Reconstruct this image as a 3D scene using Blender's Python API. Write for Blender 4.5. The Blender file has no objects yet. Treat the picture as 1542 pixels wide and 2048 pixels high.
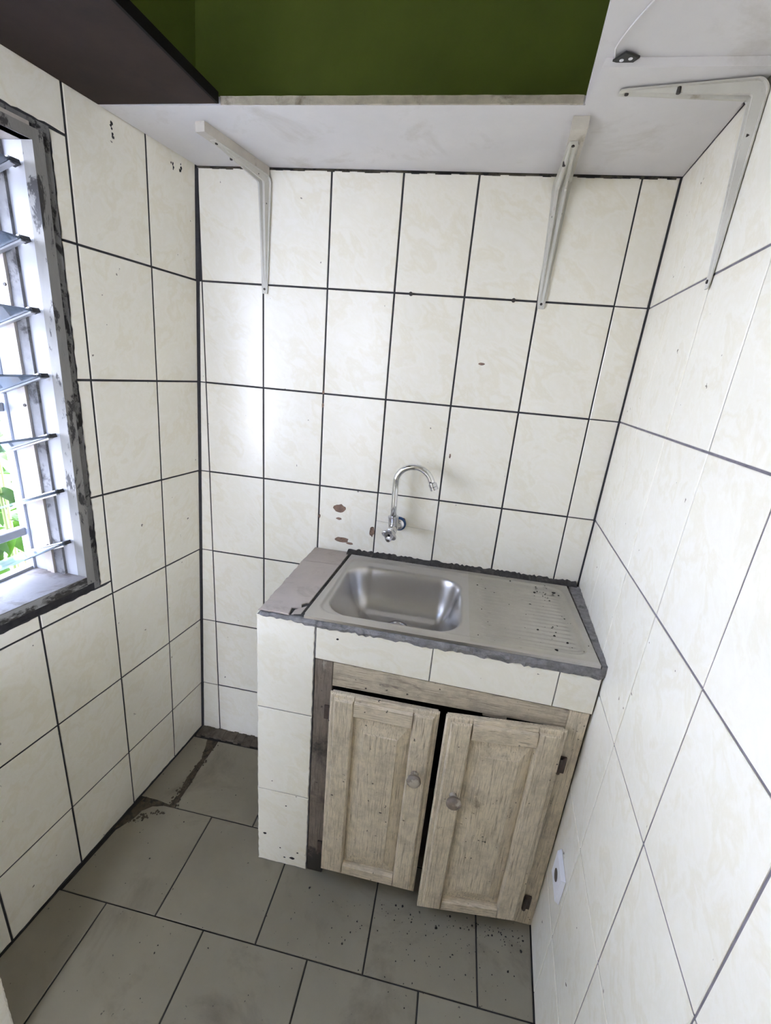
import bpy, math, random
import numpy as np
from mathutils import Vector, Matrix

rng = random.Random(7)
C = bpy.context.scene.collection
scn = bpy.context.scene

# ------------------------------------------------------------------ camera
cam_data = bpy.data.cameras.new('camera')
cam = bpy.data.objects.new('camera', cam_data)
C.objects.link(cam)
_right = Vector((0.9819570, 0.1698117, 0.0832129))
_fwd = Vector((-0.1372666, 0.9427306, -0.3040014))
_up = Vector((-0.1300703, 0.2870939, 0.9490305))
m = Matrix.Identity(4)
for i in range(3):
    m[i][0] = _right[i]; m[i][1] = _up[i]; m[i][2] = -_fwd[i]
m[0][3], m[1][3], m[2][3] = 0.82862, -1.36512, 1.50527
cam.matrix_world = m
cam_data.sensor_fit = 'HORIZONTAL'
cam_data.sensor_width = 36.0
cam_data.lens = 870.68 / 1542 * 36.0
cam_data.clip_start = 0.02
scn.camera = cam

# ------------------------------------------------------------------ sky
world = bpy.data.worlds.new('overcast_sky')
scn.world = world
world.use_nodes = True
bg = world.node_tree.nodes['Background']
bg.inputs['Color'].default_value = (0.69, 0.762, 1.0, 1)
bg.inputs['Strength'].default_value = 7.0

# ------------------------------------------------------------------ exposure
scn.view_settings.view_transform = 'Standard'
scn.view_settings.look = 'None'
scn.view_settings.exposure = 2.05
scn.view_settings.gamma = 1.0
scn.view_settings.use_curve_mapping = False


# ================================================================== helpers
WLOC = {}


def link(o, parent=None, world_loc=(0, 0, 0)):
    C.objects.link(o)
    wl = Vector(world_loc)
    if parent is not None:
        o.parent = parent
        o.location = wl - WLOC[parent.name]
    else:
        o.location = wl
    WLOC[o.name] = wl
    return o


def empty(name, loc, parent=None):
    o = bpy.data.objects.new(name, None)
    o.empty_display_size = 0.05
    return link(o, parent, loc)


def tag(o, label=None, cat=None, group=None, kind=None):
    if label: o['label'] = label
    if cat: o['category'] = cat
    if group: o['group'] = group
    if kind: o['kind'] = kind
    return o


def obj(name, verts, faces, mat, parent=None, origin=None, smooth=False):
    """verts are world coordinates; the origin defaults to their middle"""
    vs = [Vector(v) for v in verts]
    if origin is None:
        lo = Vector((min(v.x for v in vs), min(v.y for v in vs), min(v.z for v in vs)))
        hi = Vector((max(v.x for v in vs), max(v.y for v in vs), max(v.z for v in vs)))
        origin = (lo + hi) / 2
        origin.z = lo.z
    origin = Vector(origin)
    me = bpy.data.meshes.new(name)
    me.from_pydata([tuple(v - origin) for v in vs], [], faces)
    me.validate()
    fix_normals(me)
    me.materials.append(mat)
    if smooth is True:
        for p in me.polygons: p.use_smooth = True
    elif smooth:
        me.set_sharp_from_angle(angle=math.radians(smooth))
        for p in me.polygons: p.use_smooth = True
    o = bpy.data.objects.new(name, me)
    return link(o, parent, origin)


def fix_normals(me):
    import bmesh
    bm = bmesh.new(); bm.from_mesh(me)
    bmesh.ops.recalc_face_normals(bm, faces=bm.faces)
    bm.to_mesh(me); bm.free()


class MB:
    def __init__(s): s.v = []; s.f = []

    def add(s, v, f):
        n = len(s.v); s.v += [tuple(x) for x in v]; s.f += [tuple(i + n for i in q) for q in f]
        return s

    def hexa(s, c):  # 8 corners: 4 bottom ring, 4 top ring
        return s.add(c, [(0, 3, 2, 1), (4, 5, 6, 7), (0, 1, 5, 4), (1, 2, 6, 5), (2, 3, 7, 6), (3, 0, 4, 7)])

    def box(s, x0, x1, y0, y1, z0, z1):
        return s.hexa([(x0, y0, z0), (x1, y0, z0), (x1, y1, z0), (x0, y1, z0),
                       (x0, y0, z1), (x1, y0, z1), (x1, y1, z1), (x0, y1, z1)])

    def bbox(s, x0, x1, y0, y1, z0, z1, b=0.002):
        """box with chamfered edges"""
        import bmesh
        bm = bmesh.new()
        bmesh.ops.create_cube(bm, size=1)
        for v in bm.verts:
            v.co = Vector((x0 + (v.co.x + .5) * (x1 - x0), y0 + (v.co.y + .5) * (y1 - y0), z0 + (v.co.z + .5) * (z1 - z0)))
        bmesh.ops.bevel(bm, geom=bm.edges[:], offset=b, segments=1, affect='EDGES')
        bm.verts.index_update()
        s.add([v.co[:] for v in bm.verts], [[v.index for v in f.verts] for f in bm.faces]); bm.free()
        return s

    def tube(s, path, rad, n=16, caps=True):
        """round tube along a path; rad a number or list"""
        path = [Vector(p) for p in path]
        rings = []
        prev = None
        for i, p in enumerate(path):
            d = (path[min(i + 1, len(path) - 1)] - path[max(i - 1, 0)]).normalized()
            if prev is None:
                a = Vector((0, 0, 1)) if abs(d.z) < .9 else Vector((1, 0, 0))
                u = d.cross(a).normalized()
            else:
                u = (prev - d * prev.dot(d)).normalized()
            prev = u
            w = d.cross(u)
            r = rad[i] if isinstance(rad, (list, tuple)) else rad
            rings.append([p + (u * math.cos(2 * math.pi * k / n) + w * math.sin(2 * math.pi * k / n)) * r for k in range(n)])
        v = [q for r in rings for q in r]
        f = []
        for i in range(len(rings) - 1):
            for k in range(n):
                f.append((i * n + k, i * n + (k + 1) % n, (i + 1) * n + (k + 1) % n, (i + 1) * n + k))
        if caps:
            f.append(tuple(range(n - 1, -1, -1))); f.append(tuple((len(rings) - 1) * n + k for k in range(n)))
        return s.add(v, f)

    def prism(s, poly, z0, z1):
        n = len(poly)
        v = [(x, y, z0) for x, y in poly] + [(x, y, z1) for x, y in poly]
        f = [tuple(range(n - 1, -1, -1)), tuple(range(n, 2 * n))] + [(i, (i + 1) % n, n + (i + 1) % n, n + i) for i in range(n)]
        return s.add(v, f)

    def xf(s, M):
        s.v = [tuple(M @ Vector(v)) for v in s.v]; return s

    def build(s, name, mat, parent=None, origin=None, smooth=False):
        return obj(name, s.v, s.f, mat, parent, origin, smooth)


# ================================================================== materials
def mat(name):
    M = bpy.data.materials.new(name); M.use_nodes = True
    nt = M.node_tree
    return M, nt, nt.nodes['Principled BSDF']


def nd(nt, t, **kw):
    n = nt.nodes.new(t)
    for k, v in kw.items():
        if k.startswith('i_'):
            n.inputs[k[2:].replace('_', ' ')].default_value = v
        else:
            setattr(n, k, v)
    return n


def coords(nt, scale=(1, 1, 1), rot=(0, 0, 0), rand=0.0):
    """position in the room, stretched; optionally shifted per object so alike pieces differ"""
    g = nd(nt, 'ShaderNodeNewGeometry')
    out = g.outputs['Position']
    if rand:
        oi = nd(nt, 'ShaderNodeObjectInfo')
        mu = nd(nt, 'ShaderNodeVectorMath', operation='SCALE'); mu.inputs[0].default_value = (7.3, 11.9, 5.1)
        nt.links.new(oi.outputs['Random'], mu.inputs['Scale'])
        ad = nd(nt, 'ShaderNodeVectorMath', operation='ADD')
        nt.links.new(out, ad.inputs[0]); nt.links.new(mu.outputs[0], ad.inputs[1]); out = ad.outputs[0]
    mp = nd(nt, 'ShaderNodeMapping'); mp.inputs['Scale'].default_value = scale; mp.inputs['Rotation'].default_value = rot
    nt.links.new(out, mp.inputs['Vector'])
    return mp.outputs[0]


def noise(nt, vec, scale, detail=4, rough=.55, dist=0.0):
    n = nd(nt, 'ShaderNodeTexNoise'); n.inputs['Scale'].default_value = scale; n.inputs['Detail'].default_value = detail
    n.inputs['Roughness'].default_value = rough; n.inputs['Distortion'].default_value = dist
    nt.links.new(vec, n.inputs['Vector'])
    return n.outputs['Fac']


def ramp(nt, fac, stops, interp='LINEAR'):
    r = nd(nt, 'ShaderNodeValToRGB'); cr = r.color_ramp; cr.interpolation = interp
    while len(cr.elements) < len(stops): cr.elements.new(.5)
    for e, (p, c) in zip(cr.elements, stops):
        e.position = p; e.color = (*c, 1) if len(c) == 3 else c
    nt.links.new(fac, r.inputs['Fac'])
    return r.outputs['Color']


def g3(v): return (v, v, v)


def mix(nt, fac, a, b, mode='MIX'):
    n = nd(nt, 'ShaderNodeMix', data_type='RGBA', blend_type=mode)
    for sock, val in ((n.inputs[0], fac), (n.inputs[6], a), (n.inputs[7], b)):
        if hasattr(val, 'links'): nt.links.new(val, sock)
        elif isinstance(val, (int, float)): sock.default_value = val
        else: sock.default_value = (*val, 1)
    return n.outputs[2]


def bump(nt, bs, h, strength=.3, dist=.002):
    b = nd(nt, 'ShaderNodeBump'); b.inputs['Strength'].default_value = strength; b.inputs['Distance'].default_value = dist
    nt.links.new(h, b.inputs['Height']); nt.links.new(b.outputs[0], bs.inputs['Normal'])


def m_tile(name='glazed_wall_tile'):
    M, nt, bs = mat(name)
    pre = coords(nt, (1, 1, 1), (.75, .75, .0), rand=1)
    mp = nd(nt, 'ShaderNodeMapping'); mp.inputs['Scale'].default_value = (1.3, 1.3, .5)
    nt.links.new(pre, mp.inputs['Vector'])
    a = noise(nt, mp.outputs[0], 11, 7, .62, .35)
    col = ramp(nt, a, [(.34, (.868, .828, .722)), (.45, (.843, .798, .670)), (.50, (.865, .825, .714)), (.58, (.818, .765, .62)), (.65, (.861, .82, .706))])
    v2 = coords(nt, (1, 1, 1), (0, 0, 0))
    d = ramp(nt, noise(nt, v2, 2.2, 5, .6), [(.4, g3(1)), (.85, (.93, .92, .88))])
    col = mix(nt, .6, col, d, 'MULTIPLY')
    sp = ramp(nt, noise(nt, v2, 46, 2, .5), [(.755, g3(0)), (.775, g3(1))])
    col = mix(nt, sp, col, (.25, .22, .18))
    nt.links.new(col, bs.inputs['Base Color'])
    bs.inputs['Roughness'].default_value = .22
    bs.inputs['IOR'].default_value = 1.5
    bump(nt, bs, noise(nt, v2, 9, 2), .04, .003)
    return M


def m_simple(name, col, rough=.6, metal=0.0, var=.15, scale=12, bmp=.0, dirt=None, dirt_thr=(.55, .7), dscale=8, stretch=(1, 1, 1), spec=.5):
    M, nt, bs = mat(name)
    v = coords(nt, stretch)
    n = noise(nt, v, scale, 5, .6)
    c = ramp(nt, n, [(.25, tuple(max(0, x * (1 - var)) for x in col)), (.75, tuple(min(1, x * (1 + var)) for x in col))])
    if dirt:
        dd = ramp(nt, noise(nt, v, dscale, 8, .68, .4), [(dirt_thr[0], g3(0)), (dirt_thr[1], g3(1))])
        c = mix(nt, dd, c, dirt)
    nt.links.new(c, bs.inputs['Base Color'])
    bs.inputs['Roughness'].default_value = rough; bs.inputs['Metallic'].default_value = metal
    bs.inputs['Specular IOR Level'].default_value = spec
    if bmp: bump(nt, bs, noise(nt, v, scale * 6, 6, .7), bmp, .004)
    return M


def m_floor():
    M, nt, bs = mat('grey_floor_tile')
    v = coords(nt)
    vr = coords(nt, rand=1)
    c = ramp(nt, noise(nt, vr, 5, 6, .6), [(.3, (.232, .208, .150)), (.7, (.278, .250, .184))])
    st = ramp(nt, noise(nt, v, 3.1, 7, .65, .6), [(.54, g3(0)), (.72, g3(.75))])
    c = mix(nt, st, c, (.115, .092, .058))
    sp = ramp(nt, noise(nt, v, 60, 3, .55), [(.70, g3(0)), (.735, g3(1))])
    c = mix(nt, sp, c, (.07, .06, .045))
    nt.links.new(c, bs.inputs['Base Color'])
    bs.inputs['Roughness'].default_value = .5
    bump(nt, bs, noise(nt, v, 120, 3), .12, .001)
    return M


def m_wood(name, base, dark, wear, wear_thr, vert=True, blackness=.0, rot=False):
    """old painted wood: pale paint in streaks, grain showing, patches worn to brown"""
    M, nt, bs = mat(name)
    st = (55, 55, 2.6) if vert else (2.6, 55, 55)
    v = coords(nt, st)
    vv = coords(nt)
    g = noise(nt, v, 5, 8, .7, .3)
    c = ramp(nt, g, [(.33, dark), (.45, base), (.56, tuple(min(1, x * 1.28) for x in base)), (.68, tuple(x * .66 for x in base))])
    w = ramp(nt, noise(nt, coords(nt, (4, 4, 1.6) if vert else (1.6, 4, 4)), 4.5, 9, .7, .5), [(wear_thr, g3(0)), (wear_thr + .07, g3(1))])
    c = mix(nt, w, c, wear)
    pat = ramp(nt, noise(nt, vv, 22, 8, .72), [(.46, g3(0)), (.70, g3(.75))])
    c = mix(nt, pat, c, tuple(x * .62 for x in base))
    sp = ramp(nt, noise(nt, vv, 70, 3, .5), [(.70, g3(0)), (.74, g3(1))])
    c = mix(nt, sp, c, (.05, .04, .03))
    if blackness:
        bl = ramp(nt, noise(nt, vv, 6, 8, .7, .4), [(.60 - blackness, g3(0)), (.74 - blackness, g3(1))])
        c = mix(nt, bl, c, (.035, .03, .027))
    if rot:      # rotten, blackened foot of the post
        sx_ = nd(nt, 'ShaderNodeSeparateXYZ'); nt.links.new(vv, sx_.inputs[0])
        ad = nd(nt, 'ShaderNodeMath', operation='MULTIPLY_ADD'); ad.inputs[1].default_value = .16; ad.inputs[2].default_value = -.08
        nt.links.new(noise(nt, vv, 22, 6, .7), ad.inputs[0])
        sm = nd(nt, 'ShaderNodeMath', operation='ADD'); nt.links.new(sx_.outputs['Z'], sm.inputs[0]); nt.links.new(ad.outputs[0], sm.inputs[1])
        c = mix(nt, ramp(nt, sm.outputs[0], [(.085, g3(.92)), (.105, g3(0))]), c, (.018, .016, .015))
    nt.links.new(c, bs.inputs['Base Color'])
    bs.inputs['Roughness'].default_value = .62
    bump(nt, bs, g, .35, .0015)
    return M


def m_metal(name, col, rough, bstretch=None, aniso=0.0):
    M, nt, bs = mat(name)
    bs.inputs['Base Color'].default_value = (*col, 1)
    bs.inputs['Metallic'].default_value = 1
    if bstretch:
        v = coords(nt, bstretch)
        r = ramp(nt, noise(nt, v, 8, 5, .6), [(.3, g3(rough * .75)), (.7, g3(rough * 1.3))])
        nt.links.new(r, bs.inputs['Roughness'])
        c = ramp(nt, noise(nt, coords(nt), 14, 6, .65), [(.3, tuple(x * .86 for x in col)), (.7, col)])
        nt.links.new(c, bs.inputs['Base Color'])
    else:
        bs.inputs['Roughness'].default_value = rough
    return M


def m_glass():
    M = bpy.data.materials.new('louvre_glass'); M.use_nodes = True
    nt = M.node_tree; nt.nodes.clear()
    out = nd(nt, 'ShaderNodeOutputMaterial')
    tr = nd(nt, 'ShaderNodeBsdfTransparent'); tr.inputs['Color'].default_value = (.90, .93, .96, 1)
    gl = nd(nt, 'ShaderNodeBsdfGlossy'); gl.inputs['Roughness'].default_value = .06; gl.inputs['Color'].default_value = (.9, .95, 1, 1)
    fr = nd(nt, 'ShaderNodeFresnel'); fr.inputs['IOR'].default_value = 1.6
    mx = nd(nt, 'ShaderNodeMixShader')
    tl = nd(nt, 'ShaderNodeBsdfTranslucent'); tl.inputs['Color'].default_value = (.62, .72, .85, 1)
    df = nd(nt, 'ShaderNodeBsdfDiffuse'); df.inputs['Color'].default_value = (.5, .56, .64, 1)
    m1 = nd(nt, 'ShaderNodeMixShader'); m1.inputs[0].default_value = .5
    nt.links.new(tl.outputs[0], m1.inputs[1]); nt.links.new(df.outputs[0], m1.inputs[2])
    m2 = nd(nt, 'ShaderNodeMixShader'); m2.inputs[0].default_value = .26      # bluish-white haze painting the sky's reflection on the slats
    nt.links.new(tr.outputs[0], m2.inputs[1]); nt.links.new(m1.outputs[0], m2.inputs[2])
    nt.links.new(fr.outputs[0], mx.inputs[0]); nt.links.new(m2.outputs[0], mx.inputs[1]); nt.links.new(gl.outputs[0], mx.inputs[2])
    nt.links.new(mx.outputs[0], out.inputs[0])
    return M


def m_leaf(name, a, b_):
    M, nt, bs = mat(name)
    v = coords(nt, rand=1)
    c = ramp(nt, noise(nt, v, 9, 4), [(.3, a), (.7, b_)])
    nt.links.new(c, bs.inputs['Base Color']); bs.inputs['Roughness'].default_value = .45
    bs.inputs['Specular IOR Level'].default_value = .12
    out = nt.nodes['Material Output']
    tl = nd(nt, 'ShaderNodeBsdfTranslucent'); nt.links.new(c, tl.inputs['Color'])
    mx = nd(nt, 'ShaderNodeMixShader'); mx.inputs[0].default_value = .4
    nt.links.new(bs.outputs[0], mx.inputs[1]); nt.links.new(tl.outputs[0], mx.inputs[2]); nt.links.new(mx.outputs[0], out.inputs[0])
    return M


T_WALL = m_tile()
GROUT = m_simple('dark_grout', (.034, .033, .035), .9, var=.35, scale=40, bmp=.3)
GROUT_L = m_simple('grey_grout', (.30, .29, .30), .9, var=.25, scale=30)
T_FLOOR = m_floor()
GROUT_F = m_simple('floor_grout', (.03, .028, .025), .95, var=.4, scale=30, bmp=.4)
MORTAR = m_simple('grey_mortar', (.25, .24, .235), .95, var=.4, scale=55, bmp=.9, dirt=(.08, .08, .085), dirt_thr=(.55, .70), dscale=28)
MORTAR_D = m_simple('blackened_mortar', (.055, .052, .05), .95, var=.5, scale=60, bmp=.9, dirt=(.17, .155, .13), dirt_thr=(.58, .7), dscale=30)
T_LEDGE = m_simple('worn_beige_tile', (.46, .40, .35), .55, var=.14, scale=9, dirt=(.30, .25, .21), dirt_thr=(.56, .75), dscale=11)
GREEN = m_simple('green_wall_paint', (.125, .165, .022), .8, var=.14, scale=7, dirt=(.07, .09, .014), dirt_thr=(.66, .74), dscale=14)
SHELF_W = m_simple('soiled_white_paint', (.70, .675, .66), .55, var=.07, scale=5, dirt=(.5, .46, .4), dirt_thr=(.56, .8), dscale=5, bmp=.12)
SHELF_E = m_simple('raw_shelf_edge', (.42, .375, .29), .8, var=.3, scale=26, bmp=.5, dirt=(.2, .17, .12), dirt_thr=(.55, .72), dscale=22)
BROWN = m_simple('dark_brown_varnish', (.030, .019, .0155), .65, var=.25, scale=10, dirt=(.018, .013, .012), dirt_thr=(.5, .7), dscale=9, spec=.2)
BLACK = m_simple('black_edge_and_hollow_dark', (.006, .0055, .005), .7, spec=.15)  # shelf edge paint; also the painted dark in the cabinet and small holes
CEIL = m_simple('ceiling_paint', (.55, .53, .48), .9)
PLASTER = m_simple('cream_plaster', (.62, .58, .48), .9)
BRK = m_simple('cream_enamel', (.56, .54, .47), .38, var=.1, scale=16, dirt=(.3, .24, .16), dirt_thr=(.6, .74), dscale=18)
BATTEN = m_simple('painted_batten', (.58, .535, .455), .7, var=.14, scale=14, dirt=(.3, .25, .18), dirt_thr=(.57, .72), dscale=20, bmp=.25)
SCREW = m_simple('rusted_screw', (.035, .028, .024), .6)
STEEL = m_metal('brushed_stainless', (.52, .505, .49), .30)
STEEL_DB = m_metal('dulled_stainless', (.53, .515, .475), .36, (4, 50, 50))
CHROME = m_metal('chrome', (.78, .79, .81), .09)
CHROME_D = m_metal('scratched_chrome', (.70, .70, .72), .2, (30, 30, 30))
BLUE = m_simple('blue_seal_ring', (.015, .06, .16), .5)
WOOD_D = m_wood('worn_cream_door_paint', (.58, .495, .36), (.25, .195, .13), (.25, .195, .135), .64)
WOOD_H = m_wood('worn_cream_rail_paint', (.56, .475, .345), (.24, .19, .13), (.20, .155, .11), .60, vert=False)
WOOD_F = m_wood('stripped_frame_wood', (.185, .150, .118), (.06, .048, .038), (.36, .32, .26), .58, blackness=.05, rot=True)
WOOD_FH = m_wood('stripped_frame_rail_wood', (.45, .385, .285), (.18, .145, .11), (.19, .155, .13), .58, vert=False, blackness=.0)
KNOB = m_simple('worn_knob_paint', (.20, .16, .125), .5, var=.3, scale=40, dirt=(.45, .40, .32), dirt_thr=(.5, .56), dscale=34)
HINGE = m_simple('rusted_hinge', (.07, .05, .04), .7, var=.4, scale=60, bmp=.4)
FRAME_P = m_simple('peeling_grey_paint', (.225, .215, .195), .75, var=.16, scale=14, dirt=(.035, .032, .03), dirt_thr=(.57, .61), dscale=26, stretch=(1, 1, .35), bmp=.25)
FRAME_B = m_simple('peeling_sill_paint', (.30, .295, .28), .65, var=.12, scale=14, dirt=(.03, .026, .022), dirt_thr=(.5, .57), dscale=16, stretch=(1, .4, 1), bmp=.25)
MOULD = m_simple('black_mould_filler', (.022, .021, .021), .95, var=.6, scale=50, bmp=.7, dirt=(.13, .13, .125), dirt_thr=(.6, .68), dscale=30)
FILLER = m_simple('cracked_grey_filler', (.175, .17, .16), .9, var=.25, scale=40, bmp=.7, dirt=(.018, .017, .017), dirt_thr=(.53, .58), dscale=26, stretch=(1, 1, .6))
JAMB = m_simple('white_jamb_paint', (.38, .38, .39), .4, var=.05, scale=10, dirt=(.3, .28, .25), dirt_thr=(.66, .74), dscale=26)
SILL = m_simple('dusty_sill', (.30, .27, .26), .6, var=.15, scale=12, dirt=(.17, .14, .12), dirt_thr=(.5, .66), dscale=12)
CHANNEL = m_simple('aluminium_channel', (.42, .37, .32), .45, var=.12, scale=20, dirt=(.25, .2, .16), dirt_thr=(.62, .72), dscale=30)
STOP = m_simple('grimy_grey_stop', (.17, .165, .16), .8, var=.3, scale=24, dirt=(.04, .038, .036), dirt_thr=(.52, .64), dscale=20)
BARP = m_simple('grey_bar_paint', (.25, .25, .25), .5)
CLIP = m_simple('black_clip', (.012, .012, .013), .5)
CLIP_M = m_simple('aluminium_clip', (.42, .42, .43), .35, metal=.6)
GLASS = m_glass()
PLATE = m_simple('white_plastic', (.80, .80, .82), .35, var=.04)
HOLE = m_simple('brown_opening', (.10, .075, .05), .9)
CHIPM = m_simple('exposed_clay', (.235, .15, .105), .9, var=.35, scale=60, bmp=.4, dirt=(.11, .07, .05), dirt_thr=(.55, .62), dscale=50)
GRIT_SHADE = m_simple('black_grit_and_shade', (.022, .019, .016), .95)
LEAF1 = m_leaf('bright_leaf', (.022, .062, .004), (.045, .11, .009))
LEAF2 = m_leaf('mid_leaf', (.012, .036, .003), (.025, .065, .006))
STEM = m_simple('green_stem', (.16, .2, .06), .7)
SOIL = m_simple('garden_soil', (.17, .15, .11), .95, var=.4, scale=3)

# ================================================================== the room's surfaces
TH = 0.2990                      # tile pitch, vertical
ZR = [1.725 - TH * r for r in range(6)]   # joint heights
FRONT_Y = -2.25


def WL(y, z):
    """left wall: leans and twists a little, as badly built walls do"""
    zz = z - 1.725
    ye = max(y, -1.0)
    x = -0.0129 + 0.03865 * zz + 0.17818 * ye + 0.05449 * ye * zz
    return x + 0.06 * (y - ye)


def WR(y, z):
    return 1.28694 + 0.009834 * (z - 1.725) + 0.093124 * max(y, -1.0) + .02 * min(0, y + 1.0)


class Surf:
    def __init__(s, P, flip):
        s.P = P; s.flip = flip

    def n(s, u, v):
        e = 1e-3
        a = Vector(s.P(u + e, v)) - Vector(s.P(u - e, v)); b = Vector(s.P(u, v + e)) - Vector(s.P(u, v - e))
        n = a.cross(b).normalized()
        return -n if s.flip else n

    def at(s, u, v, h=0.0):
        return Vector(s.P(u, v)) + s.n(u, v) * h


S_BACK = Surf(lambda u, v: (u, 0, v), False)                 # n = (0,-1,0)
S_LEFT = Surf(lambda u, v: (WL(u, v), u, v), False)          # n = +x
S_RIGHT = Surf(lambda u, v: (WR(u, v), u, v), True)          # n = -x
S_FLOOR = Surf(lambda u, v: (u, v, 0), False)                # n = +z


def poly_area(p):
    return .5 * sum(p[i][0] * p[(i + 1) % len(p)][1] - p[(i + 1) % len(p)][0] * p[i][1] for i in range(len(p)))


def inset(poly, d):
    out = []
    n = len(poly)
    for i in range(n):
        p0 = Vector(poly[i - 1]); p1 = Vector(poly[i]); p2 = Vector(poly[(i + 1) % n])
        e1 = (p1 - p0); e2 = (p2 - p1)
        if e1.length < 1e-9 or e2.length < 1e-9: out.append(p1[:]); continue
        e1.normalize(); e2.normalize()
        n1 = Vector((-e1.y, e1.x)); n2 = Vector((-e2.y, e2.x))
        b = n1 + n2
        if b.length < 1e-6: b = n1
        b.normalize()
        k = d / max(.5, b.dot(n1))
        out.append((p1 + b * k)[:])
    return out


def tile(poly, S, material, parent, name='tile', h=0.0, depth=.0026, bev=.0012, tilt=.0006):
    """one ceramic piece: outline on a surface, bevelled edge, a hair out of plane"""
    if poly_area(poly) < 0: poly = poly[::-1]
    cu = sum(p[0] for p in poly) / len(poly); cv = sum(p[1] for p in poly) / len(poly)
    ta, tb = rng.uniform(-tilt, tilt) / .15, rng.uniform(-tilt, tilt) / .15
    hh = h + rng.uniform(-.0002, .0003)
    top = inset(poly, bev)
    n = len(poly)
    v = [S.at(u, w, h - depth) for u, w in poly]
    v += [S.at(u, w, hh - bev * .8 + ta * (u - cu) + tb * (w - cv)) for u, w in poly]
    v += [S.at(u, w, hh + ta * (u - cu) + tb * (w - cv)) for u, w in top]
    f = [(i, (i + 1) % n, n + (i + 1) % n, n + i) for i in range(n)] + [(n + i, n + (i + 1) % n, 2 * n + (i + 1) % n, 2 * n + i) for i in range(n)]
    f.append(tuple(2 * n + i for i in range(n)))
    f.append(tuple(range(n - 1, -1, -1)))
    return obj(name, v, f, material, parent, origin=S.at(cu, cv, h))


def rect(u0, u1, v0, v1, g=.0026, gu0=None, gu1=None, gv0=None, gv1=None):
    a = g if gu0 is None else gu0; b = g if gu1 is None else gu1; c = g if gv0 is None else gv0; d = g if gv1 is None else gv1
    return [(u0 + a, v0 + c), (u1 - b, v0 + c), (u1 - b, v1 - d), (u0 + a, v1 - d)]


def jag(poly, edges, amp=.0015, step=.012):
    """chip the given edges (index of the first vertex) of an outline"""
    out = []
    n = len(poly)
    for i in range(n):
        p = Vector(poly[i]); q = Vector(poly[(i + 1) % n])
        out.append(p[:])
        if i in edges:
            d = q - p; L = d.length; d.normalize(); nn = Vector((-d.y, d.x))
            k = max(2, int(L / step))
            for j in range(1, k):
                t = (j + rng.uniform(-.3, .3)) / k
                out.append((p + d * L * t + nn * rng.uniform(0, amp))[:])
    return out


# ---------------------------------------------------------------- floor
floor = MB().box(-.6, 1.75, FRONT_Y - .2, .15, -.12, -.0022).build('floor', GROUT_F, origin=(0, 0, 0))
tag(floor, 'grey square floor tiles with dark dirty joints', 'floor', kind='structure')
yr = [-.055, -.352, -.647, -.947, -1.247, -1.547, -1.847, -2.147]
for r in range(len(yr) - 1):
    y1, y0 = yr[r], yr[r + 1]
    off = .02 if r % 2 == 0 else .171
    k0 = -2
    for k in range(k0, 6):
        x0 = off + .2995 * k; x1 = x0 + .2995
        lo0 = WL(y0, 0) + .002; lo1 = WL(y1, 0) + .002; hi0 = WR(y0, 0) - .003; hi1 = WR(y1, 0) - .003
        a0, a1 = max(x0 + .0022, lo0), max(x0 + .0022, lo1)
        b0, b1 = min(x1 - .0022, hi0), min(x1 - .0022, hi1)
        if b0 - a0 < .03: continue
        poly = [(a0, y0 + .0018), (b0, y0 + .0018), (b1, y1 - .0018), (a1, y1 - .0018)]
        if r == 0 and k == -1:      # broken tile by the corner
            poly = [(a0, y0 + .014), (.008, y0 + .006), (.016, y0 + .05), (.002, y0 + .12), (.010, y0 + .2), (-.012, y1 - .03), (-.022, y1 - .004), (a1, y1 - .004)]
            poly = jag(poly, {0, 1, 2, 3, 4, 5}, .004, .015)
        elif r == 0 and k == 0:
            poly = [(b0 * 0 + .026, y0 + .002), (b0, y0 + .002), (b1, y1 - .003), (.026, y1 - .003), (.0225, y0 + .2), (.027, y0 + .11)]
            poly = jag(poly, {3, 4, 5}, .003, .015)
        elif r == 1 and k == -1:    # chipped back-left corner
            poly = [(a0, y0 + .0018), (b0, y0 + .0018), (b1, y1 - .0018), (-.01, y1 - .0018), (-.045, y1 - .012), (-.07, y1 - .035), (-.085, y1 - .075), (a1 + .001, y1 - .11)]
            poly = jag(poly, {3, 4, 5, 6}, .004, .012)
        tile(poly, S_FLOOR, T_FLOOR, floor, depth=.0024, tilt=.0005)
MB().prism([(-.115, -.46), (-.08, -.43), (-.035, -.362), (.03, -.356), (.036, -.06), (-.04, -.06), (-.01, -.2), (-.095, -.345)], -.0024, -.0006).build('packed_dirt', m_simple('packed_brown_dirt', (.085, .066, .042), .95, var=.5, scale=50, bmp=.8, dirt=(.03, .025, .018), dirt_thr=(.5, .6), dscale=30), floor)
# mortar strip along the back wall and in the broken corner
mb = MB()
pts = 26
for i in range(pts):
    x0 = -.075 + .47 * i / pts; x1 = x0 + .47 / pts
    y = -.05 + rng.uniform(-.006, .006); z = .006 + rng.uniform(-.003, .004)
    mb.box(x0, x1, y, -.002, -.002, z)
mb.build('mortar_strip', m_simple('brown_mortar', (.12, .10, .075), .95, var=.5, scale=40, bmp=.8), floor)
mb = MB()
for i in range(150):
    t = rng.random()
    if rng.random() < .55: x = .016 + rng.gauss(0, .009); y = -.35 + t * .28
    else: x = -.11 + t * .12 + rng.gauss(0, .006); y = -.372 - (1 - t) * .06 + rng.gauss(0, .008)
    if x < WL(y, 0) + .012: continue
    s = rng.uniform(.002, .0055); a = rng.random() * 6
    mb.prism([(x + s * math.cos(a + k * 1.256) * rng.uniform(.6, 1.2), y + s * math.sin(a + k * 1.256) * rng.uniform(.6, 1.2)) for k in range(5)], -.002, rng.uniform(.0, .0028))
o = mb.build('rubble', m_simple('crumbled_mortar', (.075, .06, .04), .95, var=.5, scale=80), floor); o['kind'] = 'stuff'

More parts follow.
